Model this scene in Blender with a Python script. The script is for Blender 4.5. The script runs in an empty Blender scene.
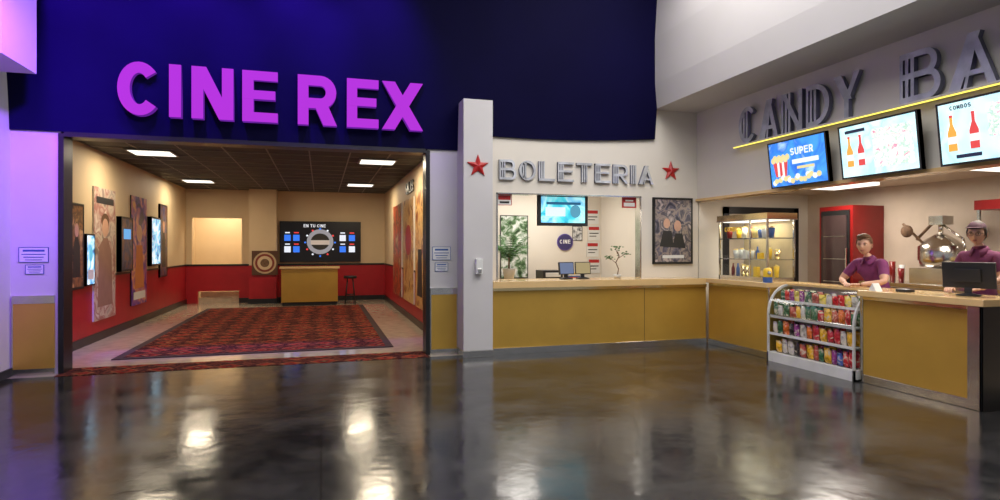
import bpy, bmesh, math, random
from mathutils import Vector, Matrix
random.seed(7)
scene = bpy.context.scene
try:
    scene.view_settings.view_transform = 'Standard'
except Exception:
    pass
COL = scene.collection

# ------------------------------------------------------------------ materials
def newmat(name):
    m = bpy.data.materials.new(name); m.use_nodes = True
    nt = m.node_tree; b = nt.nodes.get('Principled BSDF')
    return m, nt, b

def mat(name, col, rough=0.5, metal=0.0, var=0.10, scale=4.0, emis=None, es=0.0, spec=None, bump=0.0, bscale=40):
    m, nt, b = newmat(name)
    tc = nt.nodes.new('ShaderNodeTexCoord')
    n = nt.nodes.new('ShaderNodeTexNoise'); n.inputs['Scale'].default_value = scale
    n.inputs['Detail'].default_value = 4
    nt.links.new(tc.outputs['Object'], n.inputs['Vector'])
    r = nt.nodes.new('ShaderNodeValToRGB')
    r.color_ramp.elements[0].position = 0.3; r.color_ramp.elements[1].position = 0.7
    r.color_ramp.elements[0].color = tuple(c*(1-var) for c in col)+(1,)
    r.color_ramp.elements[1].color = tuple(min(1, c*(1+var)) for c in col)+(1,)
    nt.links.new(n.outputs['Fac'], r.inputs['Fac'])
    nt.links.new(r.outputs['Color'], b.inputs['Base Color'])
    b.inputs['Roughness'].default_value = rough
    b.inputs['Metallic'].default_value = metal
    if spec is not None:
        b.inputs['Specular IOR Level'].default_value = spec
    if emis:
        b.inputs['Emission Color'].default_value = tuple(emis)+(1,)
        b.inputs['Emission Strength'].default_value = es
    if bump > 0:
        n2 = nt.nodes.new('ShaderNodeTexNoise'); n2.inputs['Scale'].default_value = bscale
        nt.links.new(tc.outputs['Object'], n2.inputs['Vector'])
        bp = nt.nodes.new('ShaderNodeBump'); bp.inputs['Strength'].default_value = bump
        bp.inputs['Distance'].default_value = 0.01
        nt.links.new(n2.outputs['Fac'], bp.inputs['Height'])
        nt.links.new(bp.outputs['Normal'], b.inputs['Normal'])
    return m

def emat(name, col, s=1.0):
    return mat(name, tuple(c*0.2 for c in col), 0.4, emis=col, es=s)

def artmat(name, cols, scale=3.0, es=0.0, kind='noise', rough=0.35):
    """printed artwork / picture: several flat ink colours from a procedural pattern"""
    m, nt, b = newmat(name)
    tc = nt.nodes.new('ShaderNodeTexCoord')
    n = nt.nodes.new('ShaderNodeTexNoise'); n.inputs['Scale'].default_value = scale
    n.inputs['Detail'].default_value = 6; n.inputs['Distortion'].default_value = 0.8
    out = n.outputs['Fac']
    nt.links.new(tc.outputs['Object'], n.inputs['Vector'])
    r = nt.nodes.new('ShaderNodeValToRGB'); cr = r.color_ramp
    lo, hi = (0.34, 0.66)
    cr.elements[0].position = lo; cr.elements[0].color = tuple(cols[0])+(1,)
    cr.elements[1].position = hi; cr.elements[1].color = tuple(cols[-1])+(1,)
    for i, c in enumerate(cols[1:-1]):
        e = cr.elements.new(lo+(hi-lo)*(i+1)/(len(cols)-1)); e.color = tuple(c)+(1,)
    nt.links.new(out, r.inputs['Fac'])
    nt.links.new(r.outputs['Color'], b.inputs['Base Color'])
    b.inputs['Roughness'].default_value = rough
    if es > 0:
        nt.links.new(r.outputs['Color'], b.inputs['Emission Color'])
        b.inputs['Emission Strength'].default_value = es
    return m

def glassmat(name, tint=(0.97, 0.99, 0.99)):
    m, nt, b = newmat(name)
    out = nt.nodes['Material Output']
    tr = nt.nodes.new('ShaderNodeBsdfTransparent'); tr.inputs[0].default_value = tint+(1,)
    gl = nt.nodes.new('ShaderNodeBsdfGlossy'); gl.inputs['Roughness'].default_value = 0.04
    mx = nt.nodes.new('ShaderNodeMixShader'); mx.inputs[0].default_value = 0.05
    nt.links.new(tr.outputs[0], mx.inputs[1])
    nt.links.new(gl.outputs[0], mx.inputs[2]); nt.links.new(mx.outputs[0], out.inputs[0])
    return m

M = {}
M['white'] = mat('wall_paint_white', (0.62, 0.60, 0.60), 0.6, var=0.03, scale=1.5)
M['cream'] = mat('wall_paint_cream', (0.74, 0.69, 0.61), 0.6, var=0.03, scale=1.5)
M['lobbycream'] = mat('lobby_paint_cream', (0.66, 0.51, 0.32), 0.6, var=0.04, scale=1.5)
M['bulk'] = mat('bulkhead_paint', (0.58, 0.56, 0.55), 0.65, var=0.03, scale=1)
M['fascia'] = mat('fascia_paint', (0.68, 0.64, 0.58), 0.6, var=0.03, scale=1)
M['navy'] = mat('navy_fascia_paint', (0.0035, 0.0028, 0.028), 0.6, var=0.15, scale=0.8, bump=0.05, spec=0.05)
M['red'] = mat('red_wainscot', (0.38, 0.010, 0.018), 0.4, var=0.08)
M['black'] = mat('black_paint', (0.012, 0.012, 0.013), 0.35, var=0.1)
M['rubber'] = mat('black_plastic', (0.02, 0.02, 0.022), 0.45, var=0.1)
M['gold'] = mat('mustard_brass_laminate', (0.60, 0.36, 0.065), 0.28, metal=0.40, var=0.05, scale=2.5)
M['top'] = mat('countertop_laminate', (0.76, 0.52, 0.24), 0.14, var=0.05, scale=5)
M['steel'] = mat('brushed_steel', (0.68, 0.66, 0.62), 0.20, 1.0, var=0.08, scale=8)
M['goldtrim'] = mat('brass_trim', (0.90, 0.72, 0.38), 0.15, 1.0, var=0.05)
M['chrome'] = mat('sign_metal', (0.72, 0.74, 0.80), 0.22, 0.35, var=0.25, scale=6)
M['signside'] = mat('sign_return_metal', (0.16, 0.17, 0.24), 0.3, 0.6, var=0.1)
M['paper'] = mat('white_paper', (0.75, 0.75, 0.73), 0.6, var=0.03)
M['blueink'] = mat('blue_ink', (0.05, 0.12, 0.35), 0.6)
M['redstar'] = mat('red_star_enamel', (0.46, 0.015, 0.015), 0.4)
M['redpaint'] = mat('red_metal_paint', (0.20, 0.007, 0.007), 0.3)
M['tile'] = mat('beige_tile', (0.50, 0.42, 0.32), 0.10, var=0.12, scale=6)
M['glass'] = glassmat('clear_glass')
M['skin'] = mat('skin', (0.62, 0.36, 0.25), 0.5, var=0.05, scale=20)
M['lips'] = mat('lips', (0.40, 0.15, 0.12), 0.5)
M['eye'] = mat('eye_white', (0.75, 0.73, 0.7), 0.2)
M['iris'] = mat('iris_brown', (0.03, 0.015, 0.01), 0.2)
M['hairbrown'] = mat('hair_brown', (0.13, 0.065, 0.03), 0.6, var=0.4, scale=60, bump=0.5, bscale=150)
M['hairdark'] = mat('hair_dark', (0.03, 0.018, 0.013), 0.6, var=0.4, scale=60, bump=0.5, bscale=150)
M['shirt'] = mat('purple_polo', (0.20, 0.035, 0.14), 0.8, var=0.15, scale=12, bump=0.5, bscale=14)
M['shirt2'] = mat('maroon_polo', (0.16, 0.03, 0.09), 0.8, var=0.15, scale=12, bump=0.5, bscale=14)
M['pants'] = mat('dark_trousers', (0.02, 0.02, 0.03), 0.8)
M['leaf'] = mat('leaf_green', (0.05, 0.15, 0.04), 0.5, var=0.35, scale=9)
M['bark'] = mat('bark', (0.16, 0.09, 0.05), 0.8, var=0.3, scale=20)
M['pot'] = mat('ceramic_pot', (0.6, 0.58, 0.54), 0.4)
M['popcorn'] = mat('popcorn', (0.85, 0.65, 0.25), 0.7)
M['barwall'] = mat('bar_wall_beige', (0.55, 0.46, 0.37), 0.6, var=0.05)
M['letterglow'] = mat('sign_letter_violet_lit', (0.02, 0.005, 0.02), 0.7, emis=(0.46, 0.035, 0.70), es=1.0, spec=0.0)  # emission stands in for the violet light falling on the letters
M['sideglow'] = emat('sign_letter_return_lit', (0.16, 0.02, 0.40), 0.7)  # dimmer emission puts the same violet light on the letter sides
M['panel'] = emat('lamp_diffuser', (1.0, 0.95, 0.84), 1.6)
M['led'] = emat('led_strip_yellow', (1.0, 0.80, 0.12), 1.8)
M['yellow'] = mat('yellow_plastic', (0.85, 0.55, 0.03), 0.4)
M['ceil'] = mat('dark_ceiling_tile', (0.045, 0.042, 0.040), 0.7, var=0.25, scale=3)
M['tbar'] = mat('ceiling_tbar', (0.22, 0.20, 0.18), 0.5)

def floormat():
    m, nt, b = newmat('polished_dark_floor')
    tc = nt.nodes.new('ShaderNodeTexCoord')
    n1 = nt.nodes.new('ShaderNodeTexNoise'); n1.inputs['Scale'].default_value = 1.6; n1.inputs['Detail'].default_value = 9
    n1.inputs['Roughness'].default_value = 0.7
    br = nt.nodes.new('ShaderNodeTexBrick'); br.offset = 0.0
    br.inputs['Color1'].default_value = (1, 1, 1, 1); br.inputs['Color2'].default_value = (0.86, 0.86, 0.86, 1)
    br.inputs['Mortar'].default_value = (0.45, 0.45, 0.45, 1)
    br.inputs['Scale'].default_value = 1.0; br.inputs['Mortar Size'].default_value = 0.007
    br.inputs['Brick Width'].default_value = 0.9; br.inputs['Row Height'].default_value = 0.9
    for n in (n1, br): nt.links.new(tc.outputs['Object'], n.inputs['Vector'])
    r = nt.nodes.new('ShaderNodeValToRGB')
    r.color_ramp.elements[0].position = 0.38; r.color_ramp.elements[0].color = (0.014, 0.0145, 0.016, 1)
    r.color_ramp.elements[1].position = 0.66; r.color_ramp.elements[1].color = (0.048, 0.047, 0.047, 1)
    nt.links.new(n1.outputs['Fac'], r.inputs['Fac'])
    mx = nt.nodes.new('ShaderNodeMix'); mx.data_type = 'RGBA'; mx.blend_type = 'MULTIPLY'
    mx.inputs[0].default_value = 1.0
    nt.links.new(r.outputs['Color'], mx.inputs[6]); nt.links.new(br.outputs['Color'], mx.inputs[7])
    nt.links.new(mx.outputs[2], b.inputs['Base Color'])
    mr = nt.nodes.new('ShaderNodeMapRange'); mr.inputs[1].default_value = 0.35; mr.inputs[2].default_value = 0.65
    mr.inputs[3].default_value = 0.10; mr.inputs[4].default_value = 0.22
    nt.links.new(n1.outputs['Fac'], mr.inputs[0]); nt.links.new(mr.outputs[0], b.inputs['Roughness'])
    bp = nt.nodes.new('ShaderNodeBump'); bp.inputs['Strength'].default_value = 0.08; bp.inputs['Distance'].default_value = 0.02
    n3 = nt.nodes.new('ShaderNodeTexNoise'); n3.inputs['Scale'].default_value = 7
    nt.links.new(tc.outputs['Object'], n3.inputs['Vector'])
    nt.links.new(n3.outputs['Fac'], bp.inputs['Height']); nt.links.new(bp.outputs['Normal'], b.inputs['Normal'])
    b.inputs['Specular IOR Level'].default_value = 0.6
    return m
M['floor'] = floormat()

def carpetmat():
    m, nt, b = newmat('patterned_carpet')
    tc = nt.nodes.new('ShaderNodeTexCoord')
    v = nt.nodes.new('ShaderNodeTexVoronoi'); v.inputs['Scale'].default_value = 2.4
    v.distance = 'MANHATTAN'; v.inputs['Randomness'].default_value = 0.25
    w = nt.nodes.new('ShaderNodeTexNoise'); w.inputs['Scale'].default_value = 8.0; w.inputs['Distortion'].default_value = 2.0
    nt.links.new(tc.outputs['Object'], v.inputs['Vector']); nt.links.new(tc.outputs['Object'], w.inputs['Vector'])
    r = nt.nodes.new('ShaderNodeValToRGB'); cr = r.color_ramp; cr.interpolation = 'CONSTANT'
    cr.elements[0].position = 0; cr.elements[0].color = (0.38, 0.17, 0.07, 1)
    cr.elements[1].position = 0.14; cr.elements[1].color = (0.03, 0.012, 0.015, 1)
    e = cr.elements.new(0.26); e.color = (0.28, 0.012, 0.010, 1)
    e = cr.elements.new(0.46); e.color = (0.26, 0.11, 0.05, 1)
    e = cr.elements.new(0.54); e.color = (0.06, 0.008, 0.010, 1)
    nt.links.new(v.outputs['Distance'], r.inputs['Fac'])
    mx = nt.nodes.new('ShaderNodeMix'); mx.data_type = 'RGBA'; mx.inputs[0].default_value = 0.30
    r2 = nt.nodes.new('ShaderNodeValToRGB'); r2.color_ramp.interpolation = 'CONSTANT'
    r2.color_ramp.elements[0].color = (0.02, 0.008, 0.01, 1); r2.color_ramp.elements[1].position = 0.52
    r2.color_ramp.elements[1].color = (0.34, 0.10, 0.05, 1)
    nt.links.new(w.outputs['Fac'], r2.inputs['Fac'])
    nt.links.new(r.outputs['Color'], mx.inputs[6]); nt.links.new(r2.outputs['Color'], mx.inputs[7])
    nt.links.new(mx.outputs[2], b.inputs['Base Color']); b.inputs['Roughness'].default_value = 0.95
    b.inputs['Specular IOR Level'].default_value = 0.1
    return m
M['carpet'] = carpetmat()

# ------------------------------------------------------------------ mesh builder
class MB:
    def __init__(s): s.v=[]; s.f=[]; s.m=[]; s.sm=[]; s.mats=[]
    def mi(s, m):
        if isinstance(m, str): m = M[m]
        if m not in s.mats: s.mats.append(m)
        return s.mats.index(m)
    def face(s, idx, m, smooth=False): s.f.append(tuple(idx)); s.m.append(m); s.sm.append(smooth)
    def raw(s, vs, fs, m, smooth=False):
        k=len(s.v); s.v += [Vector(p) for p in vs]; mi=s.mi(m)
        for f in fs: s.face([k+i for i in f], mi, smooth)
    def box(s, lo, hi, m):
        x0,y0,z0=lo; x1,y1,z1=hi
        s.raw([(x0,y0,z0),(x1,y0,z0),(x1,y1,z0),(x0,y1,z0),(x0,y0,z1),(x1,y0,z1),(x1,y1,z1),(x0,y1,z1)],
              [(0,3,2,1),(4,5,6,7),(0,1,5,4),(1,2,6,5),(2,3,7,6),(3,0,4,7)], m)
    def obox(s, c, u, v, n, su, sv, sn, m):
        c=Vector(c);u=Vector(u);v=Vector(v);n=Vector(n); P=[]
        for a,b_,d in [(-1,-1,-1),(1,-1,-1),(1,1,-1),(-1,1,-1),(-1,-1,1),(1,-1,1),(1,1,1),(-1,1,1)]:
            P.append(c+u*a*su/2+v*b_*sv/2+n*d*sn/2)
        s.raw(P,[(0,3,2,1),(4,5,6,7),(0,1,5,4),(1,2,6,5),(2,3,7,6),(3,0,4,7)],m)
    def prism(s, pts, o, u, v, n, d, m, mside=None):
        o=Vector(o);u=Vector(u);v=Vector(v);n=Vector(n); N=len(pts)
        A=[o+u*p[0]+v*p[1] for p in pts]; B=[p+n*d for p in A]
        s.raw(A+B,[tuple(range(N,2*N))],m)
        k=len(s.v)-2*N; ms=s.mi(mside or m)
        s.face([k+i for i in reversed(range(N))], ms)
        for i in range(N):
            j=(i+1)%N; s.face([k+i,k+j,k+N+j,k+N+i], ms)
    def cyl(s, p0, p1, r0, r1, m, seg=16, smooth=True, caps=True):
        p0=Vector(p0);p1=Vector(p1); a=(p1-p0).normalized()
        t=Vector((0,0,1)) if abs(a.z)<.9 else Vector((1,0,0))
        u=a.cross(t).normalized(); w=a.cross(u)
        A=[];B=[]
        for i in range(seg):
            q=2*math.pi*i/seg; d=u*math.cos(q)+w*math.sin(q)
            A.append(p0+d*r0); B.append(p1+d*r1)
        s.raw(A+B,[(i,(i+1)%seg,seg+(i+1)%seg,seg+i) for i in range(seg)],m,smooth)
        if caps:
            k=len(s.v)-2*seg; mi=s.mi(m)
            s.face([k+i for i in reversed(range(seg))],mi); s.face([k+seg+i for i in range(seg)],mi)
    def tube(s, pts, r, m, seg=8):
        for a,b_ in zip(pts[:-1],pts[1:]): s.cyl(a,b_,r,r,m,seg)
        for p in pts[1:-1]: s.ell(p,(r,r,r),m,8,6)
    def lathe(s, c, prof, m, seg=24, smooth=True):
        c=Vector(c); P=[]
        for r,z in prof:
            for i in range(seg):
                q=2*math.pi*i/seg; P.append(c+Vector((r*math.cos(q),r*math.sin(q),z)))
        F=[]
        for j in range(len(prof)-1):
            for i in range(seg):
                F.append((j*seg+i,j*seg+(i+1)%seg,(j+1)*seg+(i+1)%seg,(j+1)*seg+i))
        s.raw(P,F,m,smooth)
    def ell(s, c, r, m, seg=16, rings=10, fn=None, keep=None, mtx=None):
        c=Vector(c); P=[]
        for j in range(rings+1):
            th=math.pi*j/rings
            for i in range(seg):
                ph=2*math.pi*i/seg
                p=Vector((math.sin(th)*math.cos(ph)*r[0],math.sin(th)*math.sin(ph)*r[1],math.cos(th)*r[2]))
                if fn: p=fn(p)
                P.append(p)
        F=[]
        for j in range(rings):
            for i in range(seg):
                f=(j*seg+i,(j+1)*seg+i,(j+1)*seg+(i+1)%seg,j*seg+(i+1)%seg)
                if keep:
                    q=sum((P[k] for k in f),Vector())/4
                    if not keep(q): continue
                F.append(f)
        if mtx: P=[mtx@p for p in P]
        s.raw([c+p for p in P],F,m,True)
    def build(s, name, parent=None, bevel=0, recalc=True):
        me=bpy.data.meshes.new(name); me.from_pydata([tuple(p) for p in s.v],[],s.f)
        for m in s.mats: me.materials.append(m)
        for i,p in enumerate(me.polygons):
            p.material_index=s.m[i]; p.use_smooth=s.sm[i]
        if recalc:
            bm=bmesh.new(); bm.from_mesh(me)
            bmesh.ops.recalc_face_normals(bm,faces=bm.faces); bm.to_mesh(me); bm.free()
        ob=bpy.data.objects.new(name,me); COL.objects.link(ob)
        if parent: ob.parent=parent
        if bevel>0:
            b=ob.modifiers.new('bevel','BEVEL'); b.width=bevel; b.segments=2; b.limit_method='ANGLE'
        return ob

def simple(name, lo, hi, m, bevel=0, parent=None):
    b=MB(); b.box(lo,hi,m); return b.build(name,parent,bevel)

X=Vector((1,0,0)); Y=Vector((0,1,0)); Z=Vector((0,0,1))

# ------------------------------------------------------------------ lettering
def arc(cx,cy,rx,ry,a0,a1,n=20):
    return [(cx+rx*math.cos(math.radians(a0+(a1-a0)*i/n)),cy+ry*math.sin(math.radians(a0+(a1-a0)*i/n))) for i in range(n+1)]
def rib(pts,t,closed=False):
    L=[];R=[];N=len(pts)
    for i,p in enumerate(pts):
        if closed: a=pts[(i-1)%N]; b=pts[(i+1)%N]
        else: a=pts[max(0,i-1)]; b=pts[min(N-1,i+1)]
        def nd(q,w):
            dx,dy=w[0]-q[0],w[1]-q[1]; l=math.hypot(dx,dy) or 1; return (-dy/l,dx/l)
        n1=nd(a,p) if a!=p else nd(p,b); n2=nd(p,b) if b!=p else n1
        mx,my=n1[0]+n2[0],n1[1]+n2[1]; l=math.hypot(mx,my) or 1; mx/=l;my/=l
        c=max(.4,mx*n1[0]+my*n1[1]); h=t/2/c
        L.append((p[0]+mx*h,p[1]+my*h)); R.append((p[0]-mx*h,p[1]-my*h))
    if not closed: return [R+L[::-1]]
    out=[]
    for i in range(N):
        j=(i+1)%N; out.append([R[i],R[j],L[j],L[i]])
    return out
def rect(x0,y0,x1,y1): return [(x0,y0),(x1,y0),(x1,y1),(x0,y1)]
def para(xb,yb,xt,yt,tw): return [(xb,yb),(xb+tw,yb),(xt+tw,yt),(xt,yt)]
def glyph(ch,w,t,deco=False):
    h=t/2; P=[]
    def stem(x=0):
        if deco:
            g=t*.40
            for k in range(3): P.append(rect(x+k*(t*.6+g),0,x+k*(t*.6+g)+t*.6,1))
        else: P.append(rect(x,0,x+t,1))
    def bowl(y0,y1,ww):
        r=(y1-y0)/2
        P.extend(rib([(t*.3,y1)]+arc(ww-h-r*.9,(y0+y1)/2,r*.9,r,90,-90,14)+[(t*.3,y0)],t))
    if ch=='C':
        P+=rib(arc(w/2,.5,w/2-h,.5-h,42,318,28),t)
        if deco: P.append(rect(t*1.5,.12,t*2.1,.88)); P.append(rect(t*2.5,.08,t*3.1,.92))
    elif ch=='O':
        P+=rib(arc(w/2,.5,w/2-h,.5-h,0,345.6,24)[:25],t,True)
        if deco: P.append(rect(t*1.5,.12,t*2.1,.88)); P.append(rect(t*2.5,.08,t*3.1,.92))
    elif ch=='I': stem(w/2-(h if not deco else t*1.3))
    elif ch=='N': stem(); P.append(rect(w-t,0,w,1)); P.append(para(w-t*1.25,0,0,1,t*1.25))
    elif ch=='M': stem(); P.append(rect(w-t,0,w,1)); P.append(para(w/2-h,.2,0,1,t)); P.append(para(w/2-h,.2,w-t,1,t))
    elif ch=='E':
        stem(); P.append(rect(0,1-t*.9,w,1)); P.append(rect(0,0,w,t*.9)); P.append(rect(0,.53-t*.42,w*.93,.53+t*.42))
    elif ch=='L': stem(); P.append(rect(0,0,w,t))
    elif ch=='T':
        stem(w/2-(h if not deco else t*1.3)); P.append(rect(0,1-t,w,1))
    elif ch=='R':
        stem(); bowl(.44,1-h,w*.97); P.append(para(w-t*1.35,0,w*.38,.46,t*1.3))
    elif ch=='B':
        stem(); bowl(.53,1-h,w*.92); bowl(h,.53,w)
    elif ch=='D': stem(); bowl(h,1-h,w)
    elif ch=='X': P.append(para(0,0,w-t*1.3,1,t*1.3)); P.append(para(w-t*1.3,0,0,1,t*1.3))
    elif ch=='A':
        tw=t*1.15
        P.append(para(0,0,w/2-tw/2,1,tw*(1.6 if deco else 1))); P.append(para(w-tw,0,w/2-tw/2,1,tw)); P.append(rect(w*.2,.22,w*.8,.22+t*.8))
        if deco: P.append(para(tw*2.0,0,w/2,.72,tw*.45))
    elif ch=='Y':
        P.append(rect(w/2-h,0,w/2+h,.5)); P.append(para(w/2-h,.42,0,1,t*(1.7 if deco else 1.1))); P.append(para(w/2-h,.42,w-t*1.1,1,t*1.1))
    elif ch=='P': stem(); bowl(.44,1-h,w)
    elif ch=='U':
        P.extend(rib([(h,1)]+arc(w/2,.3,w/2-h,.3-h,180,360,12)+[(w-h,1)],t))
    elif ch=='S':
        P+=rib(arc(w/2,.75-h/2,w/2-h,.25-h/2,20,270,14)+arc(w/2,.25+h/2,w/2-h,.25-h/2,90,-160,14),t)
    return P
def put(mb,ch,o,u,v,n,w,H,t,d,m,ms=None,deco=False):
    G=glyph(ch,w/H,t,deco)
    for k,p in enumerate(G):
        mb.prism([(a*H,b*H) for a,b in p],o,u,v,n,d*(1+(.012*k if len(G)<9 else 0)),m,ms)
def word(mb,s,o,u,v,n,H,cw,gap,t,d,m,deco=False,ms=None):
    x=0; o=Vector(o)
    for c in s:
        if c==' ': x+=cw*H*.6; continue
        w=(cw if c!='I' else (t*2.6 if deco else t))*H
        put(mb,c,o+Vector(u)*x,u,v,n,w,H,t,d,m,ms,deco); x+=w+gap*H
    return x

def star(name,c,R,d=0.05):
    pts=[]
    for i in range(10):
        r=R if i%2==0 else R*.40; a=math.radians(90+36*i); pts.append((r*math.cos(a),r*math.sin(a)))
    mb=MB(); c=Vector(c); k=Vector((0,-1,0))
    V=[c+X*p[0]+Z*p[1] for p in pts]; V=[p+k*.02 for p in V]
    mb.raw(V+[c+k*(d)],[(i,(i+1)%10,10) for i in range(10)],'redstar')
    mb.prism(pts,c,X,Z,k,0.02,'redstar')
    return mb.build(name)

def circ(r,n=28): return [(r*math.cos(2*math.pi*i/n),r*math.sin(2*math.pi*i/n)) for i in range(n)]
def framed(name,o,u,v,n,w,h,face,frame='black',ft=0.03,depth=0.04,extras=(),parent=None,inset=0.006):
    mb=MB(); u=Vector(u);v=Vector(v);n=Vector(n); o=Vector(o)+n*.001
    mb.prism(rect(0,0,w,h),o,u,v,n,depth-inset,frame)
    if ft>0:
        for r_ in (rect(0,0,ft,h),rect(w-ft,0,w,h),rect(ft,0,w-ft,ft),rect(ft,h-ft,w-ft,h)):
            mb.prism(r_,o,u,v,n,depth,frame)
    mb.prism(rect(ft,ft,w-ft,h-ft),o+n*(depth-inset),u,v,n,0.002,face)
    W=w-2*ft;Hh=h-2*ft; k=1
    for e in extras:
        z=depth-inset+0.002+0.0008*k; k+=1
        if e[0]=='rect': pts=rect(ft+e[1]*W,ft+e[2]*Hh,ft+e[3]*W,ft+e[4]*Hh)
        elif e[0]=='disc': pts=[(ft+e[1]*W+e[3]*W*math.cos(a),ft+e[2]*Hh+e[4]*Hh*math.sin(a)) for a in [2*math.pi*i/24 for i in range(24)]]
        elif e[0]=='poly': pts=[(ft+a*W,ft+b*Hh) for a,b in e[1]]
        elif e[0]=='text':
            word(mb,e[1],o+n*(z)+u*(ft+e[2]*W)+v*(ft+e[3]*Hh),u,v,n,e[4]*Hh,e[5],.15,.2,0.0008,e[6]); continue
        mb.prism(pts,o+n*z,u,v,n,0.0007,e[-1])
    return mb.build(name,parent)

# ================================================================== ROOM SHELL
FY=8.93
simple('floor',(-6,-4,-0.1),(10,8.75,0.0),'floor')
mb=MB(); mb.box((-6,8.75,-0.1),(10,21.5,-0.002),'tile'); mb.build('floor_lobby')
mb=MB(); mb.box((-3.18,8.72,-0.01),(1.53,9.25,0.006),'carpet'); mb.build('threshold_rug')
mb=MB(); mb.box((-2.75,9.9,0),(1.0,17.2,0.012),'carpet')
bd=mat('carpet_border',(0.04,0.018,0.018),.9)
for lo,hi in (((-2.87,9.78,0),(1.12,9.9,.010)),((-2.87,17.2,0),(1.12,17.32,.010)),((-2.87,9.9,0),(-2.75,17.2,.010)),((1.0,9.9,0),(1.12,17.2,.010))):
    mb.box(lo,hi,bd)
mb.build('lobby_carpet')

simple('wall_left',(-3.95,2.0,0),(-3.72,9.1,6.3),'white')
simple('baseboard_left',(-3.72,2.0,0),(-3.69,8.93,0.1),'black')
simple('wall_front',(-3.95,FY,0),(-3.18,FY+.22,3.08),'white')
simple('wall_front_pier',(1.53,FY,0),(2.0,FY+.22,3.08),'white')
mb=MB()
mb.box((-3.20,FY-.03,0),(-3.14,FY+.26,3.06),'black'); mb.box((1.50,FY-.03,0),(1.56,FY+.26,3.06),'black')
mb.box((-3.14,FY-.03,3.02),(1.50,FY+.26,3.10),'black'); mb.build('trim_portal')
def dado(name,x0,x1):
    mb=MB(); mb.box((x0,FY-.03,.08),(x1,FY,.90),'gold'); mb.box((x0,FY-.035,.90),(x1,FY,1.0),'steel')
    mb.box((x0,FY-.032,0),(x1,FY,.08),'steel'); mb.box((x0-.012,FY-.036,0),(x0,FY,1.0),'steel'); return mb.build(name)
dado('trim_dado',-3.68,-3.24); dado('trim_dado_pier',1.58,1.97)

def fasciaY(z): return 8.90-.55*max(0,(z-3.05)/3.2)**1.4
def navy(name,x0,x1,zb):
    mb=MB(); nz=16; nx=12; V=[];F=[]
    for i in range(nx+1):
        f=i/nx; x=x0+(x1-x0)*f; b=zb(f)
        for j in range(nz+1):
            z=b+(6.3-b)*j/nz; V.append((x,fasciaY(z),z))
        V.append((x,9.2,b)); V.append((x,9.2,6.3))
    S=nz+3
    for i in range(nx):
        for j in range(nz): F.append((i*S+j,(i+1)*S+j,(i+1)*S+j+1,i*S+j+1))
        F.append((i*S,i*S+nz+1,(i+1)*S+nz+1,(i+1)*S)); F.append((i*S+nz,i*S+nz+2,(i+1)*S+nz+2,(i+1)*S+nz))
        F.append((i*S+nz+1,i*S+nz+2,(i+1)*S+nz+2,(i+1)*S+nz+1))
    F.append(tuple(range(nz+1))+(nz+2,nz+1)); F.append(tuple((nx*S+k) for k in list(range(nz+1))+[nz+2,nz+1]))
    mb.raw(V,F,'navy'); return mb.build(name)
navy('wall_fascia_navy',-3.72,2.05,lambda f:3.08)
navy('wall_fascia_navy_ticket',2.05,5.35,lambda f:3.33+.09*f-.05*math.sin(math.pi*f))

mb=MB(); mb.box((1.985,8.52,.10),(2.43,8.92,3.78),'white'); mb.box((1.975,8.51,0),(2.44,8.92,.10),'steel')
mb.build('column_front',bevel=0.006)
simple('wall_ticket_header',(2.43,FY,2.46),(6.22,FY+.15,3.95),'cream'); simple('wall_ticket_right',(5.12,FY,0),(6.22,FY+.15,2.46),'cream')
simple('wall_ticket_left',(2.0,FY,0),(2.60,FY+.15,2.46),'cream'); simple('wall_ticket_sill',(2.6,FY,0),(5.12,FY+.15,.99),'cream')
mb=MB()
for lo,hi in (((2.60,FY-.012,1.10),(2.625,FY+.15,2.46)),((5.095,FY-.012,1.10),(5.12,FY+.15,2.46)),((2.60,FY-.012,2.44),(5.12,FY+.15,2.462))): mb.box(lo,hi,'steel')
mb.build('trim_ticket_window')
mb=MB()
mb.prism([(5.35,3.92),(6.4,3.92),(6.4,6.3),(5.12,6.3),(5.2,5.0),(5.28,4.3)],(0,FY,0),X,Z,-Y,8.5,'bulk'); mb.build('wall_bulkhead')
simple('wall_candy_fascia',(6.2,0.6,2.42),(6.38,FY,3.92),'fascia')
mb=MB(); mb.box((6.08,0.6,3.150),(6.2,7.85,3.172),'fascia'); mb.box((6.10,0.6,3.138),(6.115,7.85,3.150),'led'); mb.build('trim_led_ledge')
simple('trim_fascia_edge',(6.17,0.6,2.40),(6.40,FY,2.44),'top')
simple('wall_bulkhead_left',(-3.72,7.5,3.64),(-3.2,8.3,6.3),'white')
simple('ceiling',(-3.95,-1,6.3),(6.4,9.2,6.4),'bulk')

# ------------------------------------------------------------------ lobby
LX0,LX1,LY1,LZ=-3.7,1.9,19.0,3.3
def lobbywall(name,lo,hi):
    mb=MB(); mb.box((lo[0],lo[1],1.1),(hi[0],hi[1],LZ),'lobbycream')
    mb.box((lo[0],lo[1],0),(hi[0],hi[1],1.1),'red')
    return mb.build(name)
lobbywall('wall_lobby_left',(-3.85,9.15),(LX0,LY1))
lobbywall('wall_lobby_right',(LX1,9.15),(2.05,LY1))
mb=MB()
mb.box((-3.85,LY1,1.1),(-3.55,LY1+.15,LZ),'lobbycream'); mb.box((-3.55,LY1,2.47),(-2.23,LY1+.15,LZ),'lobbycream')
mb.box((-2.23,LY1,1.1),(2.05,LY1+.15,LZ),'lobbycream')
mb.box((-3.85,LY1,0),(-3.4,LY1+.15,1.1),'red'); mb.box((-3.4,LY1,.35),(-2.3,LY1+.15,1.1),'red'); mb.box((-2.3,LY1,0),(2.05,LY1+.15,1.1),'red')
mb.build('wall_lobby_back')
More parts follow.
